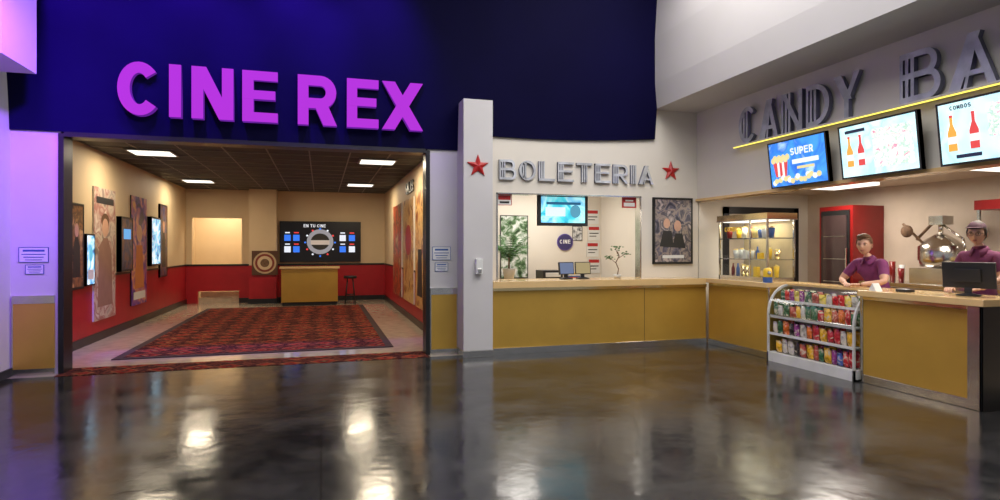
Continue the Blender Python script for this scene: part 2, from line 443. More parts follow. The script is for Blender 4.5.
mb=MB(); mb.box((-3.85,21.0,0),(-1.9,21.1,3.3),'lobbycream'); mb.box((-3.95,LY1+.15,0),(-3.85,21.1,3.3),'lobbycream'); mb.box((-1.9,LY1+.15,0),(-1.8,21.1,3.3),'lobbycream'); mb.box((-3.95,LY1+.15,3.3),(-1.8,21.1,3.4),'lobbycream')
for k in range(2): mb.box((-3.4,LY1+.2+.3*k,0),(-2.3,LY1+.5+.3*k,.15*(k+1)),'tile')
mb.build('wall_corridor')
mb=MB(); mb.box((LX0,9.15,0),(LX0+.02,LY1,.14),'black'); mb.box((LX0,9.15,1.09),(LX0+.02,LY1,1.13),'black'); mb.build('baseboard_lobby_left')
mb=MB(); mb.box((LX1-.02,9.15,0),(LX1,LY1,.14),'black'); mb.box((LX1-.02,9.15,1.09),(LX1,LY1,1.13),'black'); mb.build('baseboard_lobby_right')
mb=MB(); mb.box((-2.3,LY1-.02,0),(LX1,LY1,.14),'black'); mb.box((LX0,LY1-.02,1.08),(LX1,LY1,1.13),'black'); mb.build('baseboard_lobby_back')
mb=MB(); mb.box((-1.98,18.5,1.1),(-1.24,LY1-.02,LZ),'lobbycream'); mb.box((-1.98,18.5,0),(-1.24,LY1-.02,1.1),'red'); mb.box((-2.0,18.48,0),(-1.22,LY1-.02,.14),'black')
mb.build('column_lobby')
mb=MB(); mb.box((-1.9,18.45,.82),(-1.2,18.5,1.52),mat('emblem_dark',(0.10,0.04,0.02),.5))
for r_,mm,k in ((.31,mat('emblem_cream',(0.55,0.42,0.25),.5),1),(.26,mat('emblem_red',(0.22,0.03,0.02),.5),2),(.20,'lobbycream',3),(.12,'bark',4)):
    mb.prism(circ(r_),(-1.55,18.45-.003*k,1.17),X,Z,-Y,.003,mm)
mb.build('emblem_plaque')
simple('ceiling_lobby',(-3.85,9.15,LZ),(2.05,19.15,LZ+.1),'ceil')
mb=MB()
x=-3.7
while x<1.95: mb.box((x-.012,9.21,LZ-.012),(x+.012,19,LZ),'tbar'); x+=.7
y=9.4
while y<19: mb.box((-3.7,y-.012,LZ-.011),(1.9,y+.012,LZ),'tbar'); y+=.7
mb.build('trim_ceiling_grid')
simple('wall_lobby_header',(-3.85,9.15,3.08),(2.05,9.2,LZ+.1),'black')

def area(name,loc,size,sizey,energy,col,rot=(0,0,0)):
    l=bpy.data.lights.new(name,'AREA'); l.shape='RECTANGLE'; l.size=size; l.size_y=sizey; l.energy=energy; l.color=col
    o=bpy.data.objects.new(name,l); o.location=loc; o.rotation_euler=rot; COL.objects.link(o); return o
for (px,py,e) in ((-2.85,11.9,46),(1.05,11.9,46),(-2.95,16.6,42),(1.0,16.4,42)):
    mb=MB(); mb.box((px-.36,py-.32,LZ-.03),(px+.36,py+.32,LZ-.012),'tbar')
    mb.box((px-.32,py-.28,LZ-.036),(px+.32,py+.28,LZ-.03),'panel'); mb.build('ceiling_light_panel')
    area('lobby_lamp',(px,py,LZ-.05),.6,.5,e,(1.0,.84,.60))
area('corridor_lamp',(-2.9,20.1,3.2),.6,.6,50,(1.0,.88,.66))

art=artmat
A1=art('art_movie_brown',[(.02,.015,.015),(.35,.16,.06),(.10,.05,.03),(.6,.35,.15)],5)
A2=art('art_banner_pale',[(.25,.18,.16),(.65,.55,.45),(.35,.12,.10),(.75,.68,.6)],3)
A3=art('art_banner_violet',[(.02,.01,.08),(.10,.03,.35),(.5,.15,.25),(.8,.45,.15)],3.5)
A4=art('art_screen_blue',[(.02,.08,.2),(.1,.4,.7),(.5,.75,.9),(.9,.95,1)],5,1.0)
A5=art('art_dark_blue',[(.01,.01,.03),(.03,.06,.18),(.2,.08,.05),(.02,.02,.03)],4)
A6=art('art_gold_poster',[(.25,.06,.02),(.6,.30,.08),(.75,.5,.2),(.2,.03,.02)],3)
A7=art('art_red_poster',[(.3,.02,.01),(.55,.1,.03),(.1,.02,.02),(.6,.4,.2)],3)
lu=Y; ln=X
fig=[('poly',[(.2,.12),(.25,.5),(.4,.62),(.6,.62),(.75,.5),(.8,.12)],M['rubber']),('disc',.5,.70,.16,.085,M['skin'])]
framed('movie_poster',(LX0,10.55,.95),lu,Z,ln,.60,1.35,A1,'black',.04,.05,extras=fig)
framed('digital_display',(LX0,11.2,.98),lu,Z,ln,.38,.85,A4,'black',.025,.07,extras=[('rect',.1,.1,.9,.3,M['paper']),('disc',.5,.62,.25,.16,mat('cyan',(0.1,0.5,.6),.4,emis=(.1,.5,.7),es=.6))])
framed('hanging_banner',(LX0,11.66,.35),lu,Z,ln,1.1,2.3,A2,'paper',.0,.03,extras=[('poly',[(.15,.1),(.22,.55),(.42,.62),(.62,.62),(.8,.5),(.85,.1)],mat('fig_brown',(.30,.16,.12),.6)),('disc',.5,.75,.18,.06,M['hairbrown']),('disc',.5,.70,.15,.07,M['skin']),('rect',.1,.88,.9,.93,M['rubber'])])
framed('wall_television',(LX0,12.9,1.15),lu,Z,ln,.72,1.05,A5,'rubber',.04,.09,extras=[('rect',.15,.6,.85,.8,mat('cyan2',(0.1,0.4,.8),.4,emis=(.1,.4,.9),es=.7))])
framed('hanging_banner',(LX0,13.75,.42),lu,Z,ln,1.1,2.25,A3,'black',.0,.03,extras=[('poly',[(.2,.15),(.3,.55),(.7,.55),(.82,.15)],mat('fig_orange',(.6,.2,.05),.6)),('disc',.5,.66,.18,.08,M['skin']),('rect',.12,.05,.88,.12,M['paper'])])
framed('wall_television',(LX0,15.0,1.2),lu,Z,ln,.8,1.1,A4,'rubber',.04,.09)
framed('movie_poster',(LX0,15.95,.9),lu,Z,ln,.7,1.75,A5,'black',.04,.04,extras=fig)
framed('hanging_banner',(LX1,16.4,.4),-Y,Z,-X,1.7,2.3,A7,'paper',0,.03)
framed('hanging_banner',(LX1,14.3,.4),-Y,Z,-X,1.6,2.3,A6,'paper',0,.03,extras=[('disc',.5,.6,.3,.15,M['redstar'])])
framed('hanging_banner',(LX1,12.4,.4),-Y,Z,-X,1.1,2.35,A6,'paper',0,.03,extras=[('poly',[(.2,.1),(.3,.5),(.7,.5),(.8,.1)],M['rubber'])])
mb=MB(); word(mb,'SALAS',(LX1,13.9,2.82),-Y,Z,-X,.26,.7,.2,.2,.03,'black'); mb.build('hall_direction_sign')
bl=emat('board_blue',(.03,.16,.75),1.2); wh=emat('board_white',(.8,.85,.95),1.0); rd=emat('board_red',(.8,.05,.05),1.1)
ex=[('disc',.49,.5,.17,.33,mat('logo_grey',(.2,.2,.22),.5,emis=(.32,.32,.36),es=.7)),('disc',.49,.5,.12,.22,mat('logo_dark',(.05,.05,.05),.5)),('rect',.37,.42,.61,.54,mat('logo_pale',(.3,.25,.22),.5,emis=(.6,.5,.42),es=.6)),
    ('text','EN TU CINE',.28,.88,.08,.7,emat('board_text',(.8,.8,.85),.9))]
for k in range(12):
    a=2*math.pi*k/12; ex.append(('disc',.49+.19*math.cos(a),.48+.36*math.sin(a),.013,.024,[bl,rd,wh][k%3]))
for r_ in range(2):
    for c_,xx in enumerate((.04,.15,.74,.86)):
        ex.append(('rect',xx,.22+.3*r_,xx+.08,.38+.3*r_,bl if (c_+r_)%3 else wh)); ex.append(('rect',xx+.01,.42+.3*r_,xx+.07,.45+.3*r_,rd if c_%2 else wh))
framed('menu_board',(-1.18,LY1-.001,1.18),X,Z,-Y,2.35,1.22,mat('board_black',(.01,.01,.015),.3),'black',.04,.08,extras=ex)
mb=MB(); mb.box((-1.05,17.5,.1),(.45,18.1,1.02),'gold'); mb.box((-1.1,17.45,1.02),(.5,18.15,1.08),'top'); mb.box((-1.03,17.52,0),(.43,18.08,.1),'black')
mb.build('reception_desk',bevel=.008)
mb=MB(); sx,sy=.80,17.75; mb.lathe((sx,sy,0),[(0,.80),(.17,.80),(.19,.77),(.17,.73),(0,.73)],'rubber')
for a in range(4):
    q=math.pi/4+a*math.pi/2; mb.cyl((sx+.1*math.cos(q),sy+.1*math.sin(q),.74),(sx+.2*math.cos(q),sy+.2*math.sin(q),0),.014,.014,'rubber',8)
mb.tube([(sx+.165*math.cos(math.pi/4+a*math.pi/2),sy+.165*math.sin(math.pi/4+a*math.pi/2),.27) for a in range(5)],.010,'rubber'); mb.build('bar_stool')

# ------------------------------------------------------------------ signs
mb=MB(); Hh=.69
for ch,x0,x1 in (('C',-2.50,-2.00),('I',-1.91,-1.76),('N',-1.64,-1.13),('E',-1.02,-.57),('R',-.31,.22),('E',.35,.79),('X',.84,1.43)):
    put(mb,ch,(x0,8.86,3.315),X,Z,-Y,x1-x0,Hh,.205,.11,'letterglow','sideglow')
mb.build('cinema_sign')
mb=MB(); word(mb,'BOLETERIA',(2.64,FY,2.66),X,Z,-Y,.31,.88,.165,.12,.05,'chrome',deco=True,ms='signside'); mb.build('ticket_office_sign')
star('wall_star',(2.20,8.52,2.80),.17); star('wall_star',(5.68,FY,2.90),.17)
mb=MB(); word(mb,'CANDY',(6.17,7.74,3.175),-Y,Z,-X,.54,.70,.12,.12,.06,'chrome',deco=True,ms='signside')
word(mb,'BAR',(6.17,5.08,3.175),-Y,Z,-X,.54,.85,.14,.12,.06,'chrome',deco=True,ms='signside'); mb.build('candy_bar_sign')

def notice(o,w,h):
    framed('notice_sign',o,X,Z,-Y,w,h,M['paper'],'blueink',.006,.012,extras=[('rect',.12,.72,.88,.86,M['blueink']),('rect',.08,.5,.92,.56,M['blueink']),('rect',.15,.3,.85,.36,M['blueink']),('rect',.2,.12,.8,.16,M['blueink'])])
notice((-3.63,FY,1.42),.32,.19); notice((-3.56,FY,1.27),.20,.12); notice((1.60,FY,1.42),.28,.20); notice((1.64,FY,1.25),.20,.13)
mb=MB(); mb.box((2.16,8.45,1.22),(2.26,8.519,1.44),'paper'); mb.box((2.18,8.44,1.24),(2.24,8.45,1.30),'steel'); mb.build('soap_dispenser',bevel=.01)

# ------------------------------------------------------------------ ticket counter
mb=MB(); mb.box((2.44,8.62,.10),(6.16,8.925,1.0),'gold'); mb.box((2.44,8.60,0),(6.16,8.925,.10),'steel')
mb.box((2.61,8.90,1.0),(5.11,9.25,1.10),'top'); mb.box((2.44,8.54,1.0),(6.10,8.925,1.10),'top'); mb.box((2.44,8.60,.955),(6.16,8.62,1.0),'goldtrim')
mb.box((5.0,8.616,.1),(5.006,8.62,.955),'black')
mb.build('ticket_counter',bevel=.006)
simple('wall_office_back',(2.2,11.4,0),(5.6,11.5,2.9),'cream'); simple('wall_office_left',(2.1,9.08,0),(2.2,11.5,2.9),'cream'); simple('wall_office_right',(5.6,9.08,0),(5.7,11.5,2.9),'cream')
simple('ceiling_office',(2.1,9.08,2.9),(5.7,11.5,3.0),'white')
area('office_lamp',(3.9,10.3,2.85),1.6,.8,50,(1,.95,.88))
framed('price_list',(3.07,11.4,1.0),X,Z,-Y,.26,1.15,M['paper'],'redstar',.01,.02,extras=[('rect',.1,.85,.9,.97,M['redstar'])]+[('rect',.12,.1+.1*k,.88,.13+.1*k,M['rubber']) for k in range(7)])
framed('plant_print',(3.40,11.4,1.0),X,Z,-Y,.58,1.25,artmat('print_foliage',[(.02,.04,.02),(.10,.2,.08),(.55,.6,.55),(.8,.82,.8)],8),'black',.015,.02)
for k in range(4):
    xx=5.27 if k%2 else 5.30
    framed('wall_notice',(xx,11.4,1.08+.34*k),X,Z,-Y,.27,.30,M['paper'],M['paper'],.005,.01,extras=[('rect',.05,.72,.95,.95,M['redstar']),('rect',.1,.45,.9,.52,M['rubber']),('rect',.1,.25,.7,.31,M['rubber'])])
framed('wall_notice',(4.95,11.4,1.75),X,Z,-Y,.22,.30,artmat('note_print',[(.1,.1,.1),(.6,.6,.6),(.75,.75,.72)],12),'black',.01,.01)
framed('session_sign',(2.63,9.0,2.27),X,Z,-Y,.24,.17,M['paper'],'redstar',.008,.02,extras=[('rect',.05,.5,.95,.95,M['redstar']),('rect',.15,.15,.85,.35,M['rubber'])])
framed('session_sign',(4.80,9.0,2.27),X,Z,-Y,.26,.17,M['redstar'],'redstar',.008,.02,extras=[('rect',.08,.1,.92,.5,M['paper']),('rect',.2,.65,.8,.8,M['paper'])])
for xx in (2.70,2.80,4.87,4.99): simple('sign_chain',(xx,9.008,2.43),(xx+.005,9.013,2.46),'steel')
mb=MB()
mb.prism(circ(.17),(4.78,11.4,1.72),X,Z,-Y,.03,mat('logo_violet',(.10,.06,.30),.5))
mb.prism(circ(.155),(4.78,11.37,1.72),X,Z,-Y,.003,mat('logo_deep',(.04,.03,.12),.5)); word(mb,'CINE',(4.66,11.366,1.69),X,Z,-Y,.08,.7,.2,.2,.003,'paper'); mb.build('round_logo_plaque')
mb=MB(); mb.box((2.5,10.4,0),(5.3,11.0,.95),'gold'); mb.box((2.45,10.35,.95),(5.35,11.05,1.0),'top'); mb.build('office_desk',bevel=.005)
def plant(name,c,h,nl,spread,pot=.12):
    mb=MB(); c=Vector(c)
    mb.lathe(c,[(0,0),(pot*.7,0),(pot,.2),(pot*1.05,.22),(pot*.9,.22),(pot*.85,.19),(0,.19)],'pot')
    mb.cyl(c+Z*.18,c+Z*(h*.45),.02,.014,'bark',8)
    for i in range(nl):
        a=2.4*i; L=h*random.uniform(.4,.6); base=c+Z*(h*.3+.15*h*random.random()); d=Vector((math.cos(a),math.sin(a),0)); sd=Vector((-math.sin(a),math.cos(a),0))
        up=random.uniform(.5,1.1); pts=[]
        for k in range(12):
            t=k/11; pts.append(base+d*(spread*t)+Z*(L*up*t-.35*L*t*t))
        for k in range(11):
            p=pts[k]; q=pts[k+1]
            ll=.12*math.sin(math.pi*(k+1.5)/13)+.02
            for s_ in (-1,1):
                mb.raw([p,p+(q-p)*.55,q+sd*s_*ll+d*.05-Z*.03],[(0,1,2)],'leaf')
        mb.tube(pts,.004,'leaf',5)
    return mb.build(name)
plant('potted_palm',(3.35,10.65,1.0),1.15,18,.34)
TVc=artmat('tv_turquoise',[(.02,.25,.4),(.05,.5,.6),(.4,.8,.85),(.1,.4,.7)],3,1.0)
framed('ceiling_television',(3.34,9.12,1.96),X,Z,-Y,.87,.52,TVc,'rubber',.05,.06,extras=[('rect',.1,.25,.55,.6,emat('tv_white',(.75,.85,.9),1)),('disc',.78,.45,.12,.25,emat('tv_teal',(.1,.35,.5),.9)),('rect',.12,.7,.9,.8,emat('tv_deep',(.02,.12,.25),.9))])
simple('tv_bracket',(3.72,9.13,2.3),(3.82,9.2,2.9),'rubber')
def monitor(name,c,ang,w=.36,h=.26,face='rubber',stand=.12,tilt=0.15,facemat=None):
    mb=MB(); c=Vector(c)+Z*.001; u=Vector((math.cos(ang),math.sin(ang),0)); f=Vector((math.sin(ang),-math.cos(ang),0)); v=(Z-f*tilt).normalized()
    n=(f+Z*tilt).normalized()
    mb.lathe(c,[(0,0),(.11,0),(.11,.012),(.05,.025),(0,.025)],'rubber'); mb.obox(c+Z*(stand/2+.02)-f*.01,u,Z,f,.06,stand+.0,.035,'rubber')
    cc=c+Z*(stand+h/2+.02)
    mb.obox(cc,u,v,n,w,h,.035,'rubber'); mb.obox(cc-n*.03,u,v,n,w*.5,h*.5,.03,'rubber')
    mb.obox(cc+n*.0185,u,v,n,w*.92,h*.88,.003,facemat or 'rubber'); return mb.build(name,bevel=.004)
scr=emat('pos_screen',(.15,.2,.35),.7)
monitor('ticket_terminal',(3.80,9.0,1.10),0.2,.28,.2,facemat=scr,stand=.05); monitor('ticket_terminal',(4.10,9.02,1.10),-0.1,.26,.2,facemat=emat('pos2',(.5,.4,.2),.6),stand=.05)
mb=MB(); c=Vector((4.72,9.0,1.101)); mb.lathe(c,[(0,0),(.05,0),(.07,.06),(.06,.06),(0,.05)],'pot')
pts=[c+Vector(p) for p in ((0,0,.05),(.02,0,.15),(-.03,0,.26),(.03,0,.36),(.0,0,.44))]; mb.tube(pts,.009,'bark')
for p,q in (((-.02,0,.24),(-.13,.02,.34)),((.02,0,.33),(.13,-.02,.40)),((0,0,.4),(-.04,0,.5))):
    mb.cyl(c+Vector(p),c+Vector(q),.006,.004,'bark',6)
    for k in range(22):
        t=Vector((random.gauss(0,.045),random.gauss(0,.03),random.gauss(0,.018)))+c+Vector(q); mb.ell(t,(.018,.015,.008),'leaf',6,4)
mb.build('potted_bonsai')
mb=MB(); mb.box((3.95,10.45,1.001),(4.35,10.85,1.18),'rubber'); mb.box((4.0,10.44,1.06),(4.3,10.45,1.14),'paper'); mb.build('ticket_printer',bevel=.01)
mb=MB()
for k in range(5): mb.box((4.5+.002*k,10.5,1.001+.025*k),(4.72,10.75,1.024+.025*k),['paper','redstar','blueink','paper','yellow'][k])
mb.build('paper_stack')
framed('movie_poster',(5.33,FY,1.33),X,Z,-Y,.76,1.12,artmat('art_grey_film',[(.03,.03,.05),(.12,.11,.16),(.35,.28,.24),(.05,.05,.08),(.5,.42,.4)],6),'black',.035,.04,extras=[('rect',.2,.06,.8,.11,M['paper']),('disc',.32,.62,.09,.08,M['skin']),('disc',.62,.58,.10,.09,M['skin']),('poly',[(.12,.25),(.22,.5),(.45,.5),(.5,.3),(.55,.46),(.75,.46),(.85,.22)],M['rubber'])])

# ------------------------------------------------------------------ candy bar room
simple('floor_platform',(6.82,2.6,0),(8.54,8.92,.10),'tile')
simple('wall_bar_back',(6.24,FY,0),(8.7,FY+.12,2.6),'cream')
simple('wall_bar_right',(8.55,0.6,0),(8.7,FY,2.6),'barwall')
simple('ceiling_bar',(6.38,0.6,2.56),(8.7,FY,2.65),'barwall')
mb=MB(); mb.box((6.72,FY-.05,0.1),(6.82,FY-.001,2.32),'black'); mb.box((8.2,FY-.05,0.1),(8.3,FY-.001,2.32),'black'); mb.box((6.72,FY-.05,2.2),(8.3,FY-.001,2.32),'black')
mb.box((6.82,FY-.03,.1),(8.2,FY-.001,2.2),mat('door_cream',(.5,.42,.32),.5)); mb.box((7.48,FY-.04,.1),(7.54,FY-.001,2.2),'black'); mb.build('door_1')
area('bar_lamp',(7.4,7.2,2.5),.8,.8,38,(1,.91,.79)); area('bar_lamp',(7.2,4.8,2.5),.8,.8,38,(1,.91,.79))
for yy in (7.2,4.8): simple('ceiling_lamp_bar',(7.0,yy-.4,2.515),(7.8,yy+.4,2.56),'panel')
mb=MB()
def seg(x0,x1,y0,y1):
    mb.box((x0,y0,.10),(x1,y1,1.03),'gold'); mb.box((x0-.01,y0,0),(x1,y1,.10),'steel')
seg(6.18,6.75,7.16,8.58); seg(6.62,6.75,5.64,7.16); seg(6.18,6.75,4.28,5.64)
mb.box((6.11,7.14,1.03),(6.80,8.60,1.10),'top'); mb.box((6.58,5.62,1.03),(6.80,7.14,1.10),'top'); mb.box((6.10,4.20,1.03),(6.80,5.62,1.10),'top')
mb.box((6.165,4.26,.0),(6.19,4.40,1.03),'steel'); mb.box((6.165,4.26,0),(6.75,4.285,1.03),'black')
mb.box((6.165,5.60,.0),(6.185,5.64,1.03),'steel'); mb.box((6.165,7.16,.0),(6.185,7.20,1.03),'steel')
mb.box((6.165,4.4,.985),(6.18,5.6,1.03),'goldtrim'); mb.box((6.165,7.2,.985),(6.18,8.55,1.03),'goldtrim')
mb.build('candy_bar_counter',bevel=.005)

mb=MB(); x0,x1,y0,y1=6.10,6.57,5.66,7.12
prof=[(x1,.0),(x0,.0),(x0,.66)]+[(x0+.36*(1-math.cos(a)),.66+.42*math.sin(a)) for a in [math.pi/2*i/16 for i in range(1,17)]]+[(x1,1.08)]
whitem=mat('rack_white',(.7,.7,.68),.35)
for yy in (y0,y1-.025):
    inner=[(p[0]+(.024 if p[0]<x1-.01 else -.024), p[1]+(.024 if p[1]<.3 else (-.024 if p[1]>1.0 else (-.012 if p[1]>.70 else 0)))) for p in prof]
    N=len(prof)
    for i in range(N):
        j=(i+1)%N; mb.prism([prof[i],prof[j],inner[j],inner[i]],(0,yy+.025,0),X,Z,-Y,.025,whitem)
    mb.prism(prof,(0,yy+.014,0),X,Z,-Y,.004,'glass')
fr=prof[2:-1]
V=[(p[0]+.004,y0+.02,p[1]) for p in fr]+[(p[0]+.004,y1-.02,p[1]) for p in fr]; n_=len(fr)
mb.raw(V,[(i,i+1,n_+i+1,n_+i) for i in range(n_-1)],'glass',True)
mb.box((x0,y0,0),(x1,y1,.13),whitem); mb.box((x1-.02,y0,.13),(x1,y1,1.08),whitem); mb.box((x0+.34,y0,1.065),(x1,y1,1.095),'top')
SH=[(.14,x0+.02),(.40,x0+.03),(.64,x0+.05),(.86,x0+.17)]
for z,xx in SH[1:]:
    mb.box((xx,y0+.02,z-.015),(x1,y1-.02,z),whitem); mb.box((xx-.012,y0+.02,z-.025),(xx,y1-.02,z+.008),whitem)
mb.cyl((x0+.01,y0,.66),(x0+.01,y1,.66),.008,.008,'steel',8)
mb.build('snack_display_rack')
bagc=[(.6,.02,.02),(.75,.40,.02),(.5,.02,.03),(.55,.5,.45),(.03,.12,.05),(.25,.03,.2),(.7,.15,.02),(.03,.02,.02),(.45,.08,.05),(.05,.10,.35),(.8,.6,.1)]
bagm=[artmat('snack_wrap_%d'%i,[tuple(k*.5 for k in c),c,tuple(min(1,k*1.2+.03) for k in c),(.7,.6,.45)],16,rough=.25) for i,c in enumerate(bagc)]
def pillow(mb,c,w,h,d,m):
    V=[];F=[]; nn=5
    for s_ in (-1,1):
        for j in range(nn):
            for i in range(nn):
                a=i/(nn-1);b=j/(nn-1); bul=(math.sin(math.pi*a)*math.sin(math.pi*b))**.5
                V.append((c[0]+s_*d/2*bul, c[1]+(a-.5)*w*(1-.08*math.sin(math.pi*b)), c[2]+b*h))
    for s_ in range(2):
        for j in range(nn-1):
            for i in range(nn-1):
                k=s_*nn*nn+j*nn+i; F.append((k,k+1,k+nn+1,k+nn))
    mb.raw(V,F,m,True)
mb=MB()
for z,xx in SH:
    yy=y0+.09; 
    while yy<y1-.07:
        w=random.choice((.08,.09,.10,.12)); h=random.uniform(.15,.20) if z<.8 else random.uniform(.12,.15)
        mm=random.choice(bagm)
        for k in range(2): pillow(mb,(xx+.05+.09*k,yy+w/2-.03,z+.001),w,h+.01*k,.06,mm)
        yy+=w+.002
mb.build('snack_bags',recalc=False)

# glass display case
mb=MB(); cx0,cx1,cy0,cy1,z0,z1=6.26,6.76,7.30,8.42,1.101,2.12
mb.box((cx0,cy0,z0),(cx1,cy1,z0+.06),'steel'); mb.box((cx0-.02,cy0-.02,z1-.09),(cx1+.02,cy1+.02,z1),'goldtrim'); mb.box((cx0-.025,cy0-.025,z1-.1),(cx1+.025,cy1+.025,z1-.085),'steel')
for xx in (cx0,cx1-.025):
    for yy in (cy0,cy1-.025): mb.box((xx,yy,z0),(xx+.025,yy+.025,z1-.08),'steel')
mb.box((cx0,cy0+.37,z0+.06),(cx0+.02,cy0+.39,z1-.09),'steel')
for zz in (1.42,1.74):
    mb.box((cx0+.02,cy0+.02,zz),(cx1-.02,cy1-.02,zz+.012),'glass'); mb.box((cx0+.015,cy0+.02,zz-.002),(cx0+.023,cy1-.02,zz+.014),'steel')
    mb.box((cx0+.02,cy0+.012,zz-.002),(cx1-.02,cy0+.02,zz+.014),'steel')
mb.raw([(cx0+.004,cy0+.03,z0+.06),(cx0+.004,cy1-.03,z0+.06),(cx0+.004,cy1-.03,z1-.09),(cx0+.004,cy0+.03,z1-.09)],[(0,1,2,3)],'glass')
mb.raw([(cx0+.03,cy0+.004,z0+.06),(cx1-.03,cy0+.004,z0+.06),(cx1-.03,cy0+.004,z1-.09),(cx0+.03,cy0+.004,z1-.09)],[(0,1,2,3)],'glass')
mb.box((cx0+.05,cy0+.05,z1-.108),(cx1-.05,cy1-.05,z1-.10),'panel')
mb.box((cx1-.02,cy0+.025,z0+.06),(cx1-.01,cy1-.025,z1-.1),mat('case_back',(.50,.40,.26),.4))
word(mb,'COMBOS',(cx0+.01,cy1-.14,1.86),-Y,Z,X*-1,.075,.75,.2,.2,.006,'yellow')
mb.build('glass_display_case')
area('case_lamp',(6.5,7.85,1.99),.3,.8,7,(1,.9,.6))
mb=MB()
for zz in (1.163,1.433,1.753):
    yy=7.40
    while yy<8.36:
        k=random.random(); cc=random.choice(['yellow','redpaint','paper','blueink','popcorn','goldtrim','paper'])
        if k<.5:
            r=random.uniform(.04,.055); c=(6.45+random.uniform(-.04,.08),yy,zz); hh=random.uniform(.12,.17)
            mb.lathe(c,[(0,0),(r*.7,0),(r,hh),(r*.95,hh),(.0,hh*.9)],cc)
            for q in range(10):
                a=random.random()*6.28; r_=random.random()*r*.8; mb.ell((c[0]+r_*math.cos(a),c[1]+r_*math.sin(a),zz+hh+random.random()*.015),(.014,.014,.012),'popcorn',6,4)
        elif k<.8:
            x_=6.42+random.uniform(-.03,.06); mb.box((x_,yy-.04,zz),(x_+.06,yy+.04,zz+random.uniform(.08,.17)),cc)
        else:
            mb.lathe((6.48,yy,zz),[(0,0),(.028,0),(.028,.11),(.012,.15),(.012,.19),(0,.19)],cc)
        yy+=random.uniform(.11,.15)
mb.build('display_case_goods')
mb=MB(); c=Vector((6.18,7.20,1.101)); mb.lathe(c,[(0,0),(.05,0),(.062,.03),(.062,.16),(.05,.2),(0,.215)],'yellow'); mb.lathe(c,[(.0635,.0),(.064,.07),(.063,.08)],'blueink')
mb.cyl(c+Vector((-.02,-.05,.145)),c+Vector((-.03,-.075,.145)),.025,.025,'steel'); mb.ell(c+Vector((-.03,-.075,.145)),(.018,.012,.018),'eye',8,6); mb.build('toy_drink_cup')

mb=MB(); mb.box((7.92,7.37,.12),(8.54,8.02,2.27),'redpaint'); mb.box((7.90,7.42,.35),(7.92,7.97,2.2),'black'); mb.box((7.885,7.46,.42),(7.90,7.93,2.12),mat('cooler_glass',(.05,.03,.03),.08))
mb.box((7.86,7.44,1.0),(7.88,7.46,1.6),'steel'); mb.box((7.95,7.4,.1),(8.5,8.0,.12),'black')
for k in range(4): mb.box((7.882,7.48,.7+.36*k),(7.885,7.91,.71+.36*k),'steel')
mb.build('drinks_cooler',bevel=.01)
mb=MB(); mb.box((7.95,3.0,.10),(8.54,7.2,1.04),'barwall'); mb.box((7.90,3.0,1.04),(8.54,7.25,1.10),'steel'); mb.build('back_counter',bevel=.005)
mb=MB(); c=Vector((8.2,6.2,1.101)); mb.box((7.97,5.92,1.101),(8.43,6.48,1.32),'steel'); mb.lathe(c,[(0,.22),(.24,.24),(.27,.34),(.27,.52),(.25,.54),(.20,.60),(.08,.68),(.05,.70),(0,.70)],'steel')
mb.cyl(c+Z*.68,c+Z*.86,.03,.03,'steel'); mb.box((8.10,6.1,1.92),(8.30,6.3,2.04),'steel'); mb.cyl(c+Vector((0,.1,.86)),c+Vector((0,.35,.62)),.02,.02,'bark'); mb.cyl(c+Vector((-.05,.2,.55)),c+Vector((-.1,.48,.85)),.018,.018,'bark'); mb.ell(c+Vector((-.1,.42,.74)),(.05,.09,.09),'bark')
mb.tube([c+Vector((0,-.26,.3)),c+Vector((0,-.34,.45)),c+Vector((0,-.30,.62)),c+Vector((0,0,.84))],.016,'steel')
mb.build('popcorn_kettle')
mb=MB(); x0,x1,y0,y1=7.95,8.5,4.55,5.55; mb.box((x0,y0,1.101),(x1,y1,1.22),'steel'); mb.box((x0-.02,y0-.02,2.08),(x1+.02,y1+.02,2.2),'redpaint')
for xx in (x0,x1-.03):
    for yy in (y0,y1-.03): mb.box((xx,yy,1.22),(xx+.03,yy+.03,2.08),'steel')
mb.raw([(x0+.01,y0+.03,1.22),(x0+.01,y1-.03,1.22),(x0+.01,y1-.03,2.08),(x0+.01,y0+.03,2.08)],[(0,1,2,3)],'glass'); mb.lathe((8.22,5.05,1.6),[(0,0),(.13,.02),(.15,.18),(.14,.2),(0,.2)],'steel'); mb.cyl((8.22,5.05,1.8),(8.22,5.05,2.08),.015,.015,'steel')
for k in range(260): mb.ell((random.uniform(x0+.05,x1-.05),random.uniform(y0+.05,y1-.05),1.23+random.random()**2*.16),(.022,.02,.018),'popcorn',6,4)
mb.build('popcorn_machine')
mb=MB()
for i in range(7): mb.lathe((8.15+.1*(i%2),6.75+.07*i if i<5 else 5.75,1.101),[(0,0),(.03,0),(.042,.2+.05*(i%3)),(0,.2+.05*(i%3))],'paper' if i%2 else 'redpaint')
mb.build('paper_cups')
monitor('cash_register_monitor',(6.50,4.62,1.10),-math.pi/2+.32+math.pi,.46,.27,stand=.06,tilt=.12)
mb=MB(); mb.prism([(0,0),(.10,0),(.05,.09)],(6.24,5.5,1.101),-Y,Z,-X,.1,'paper'); mb.build('card_holder')
mb=MB(); mb.box((6.3,5.15,1.101),(6.42,5.29,1.13),'rubber'); mb.box((6.31,5.17,1.13),(6.38,5.27,1.135),'paper'); mb.build('card_reader',bevel=.005)

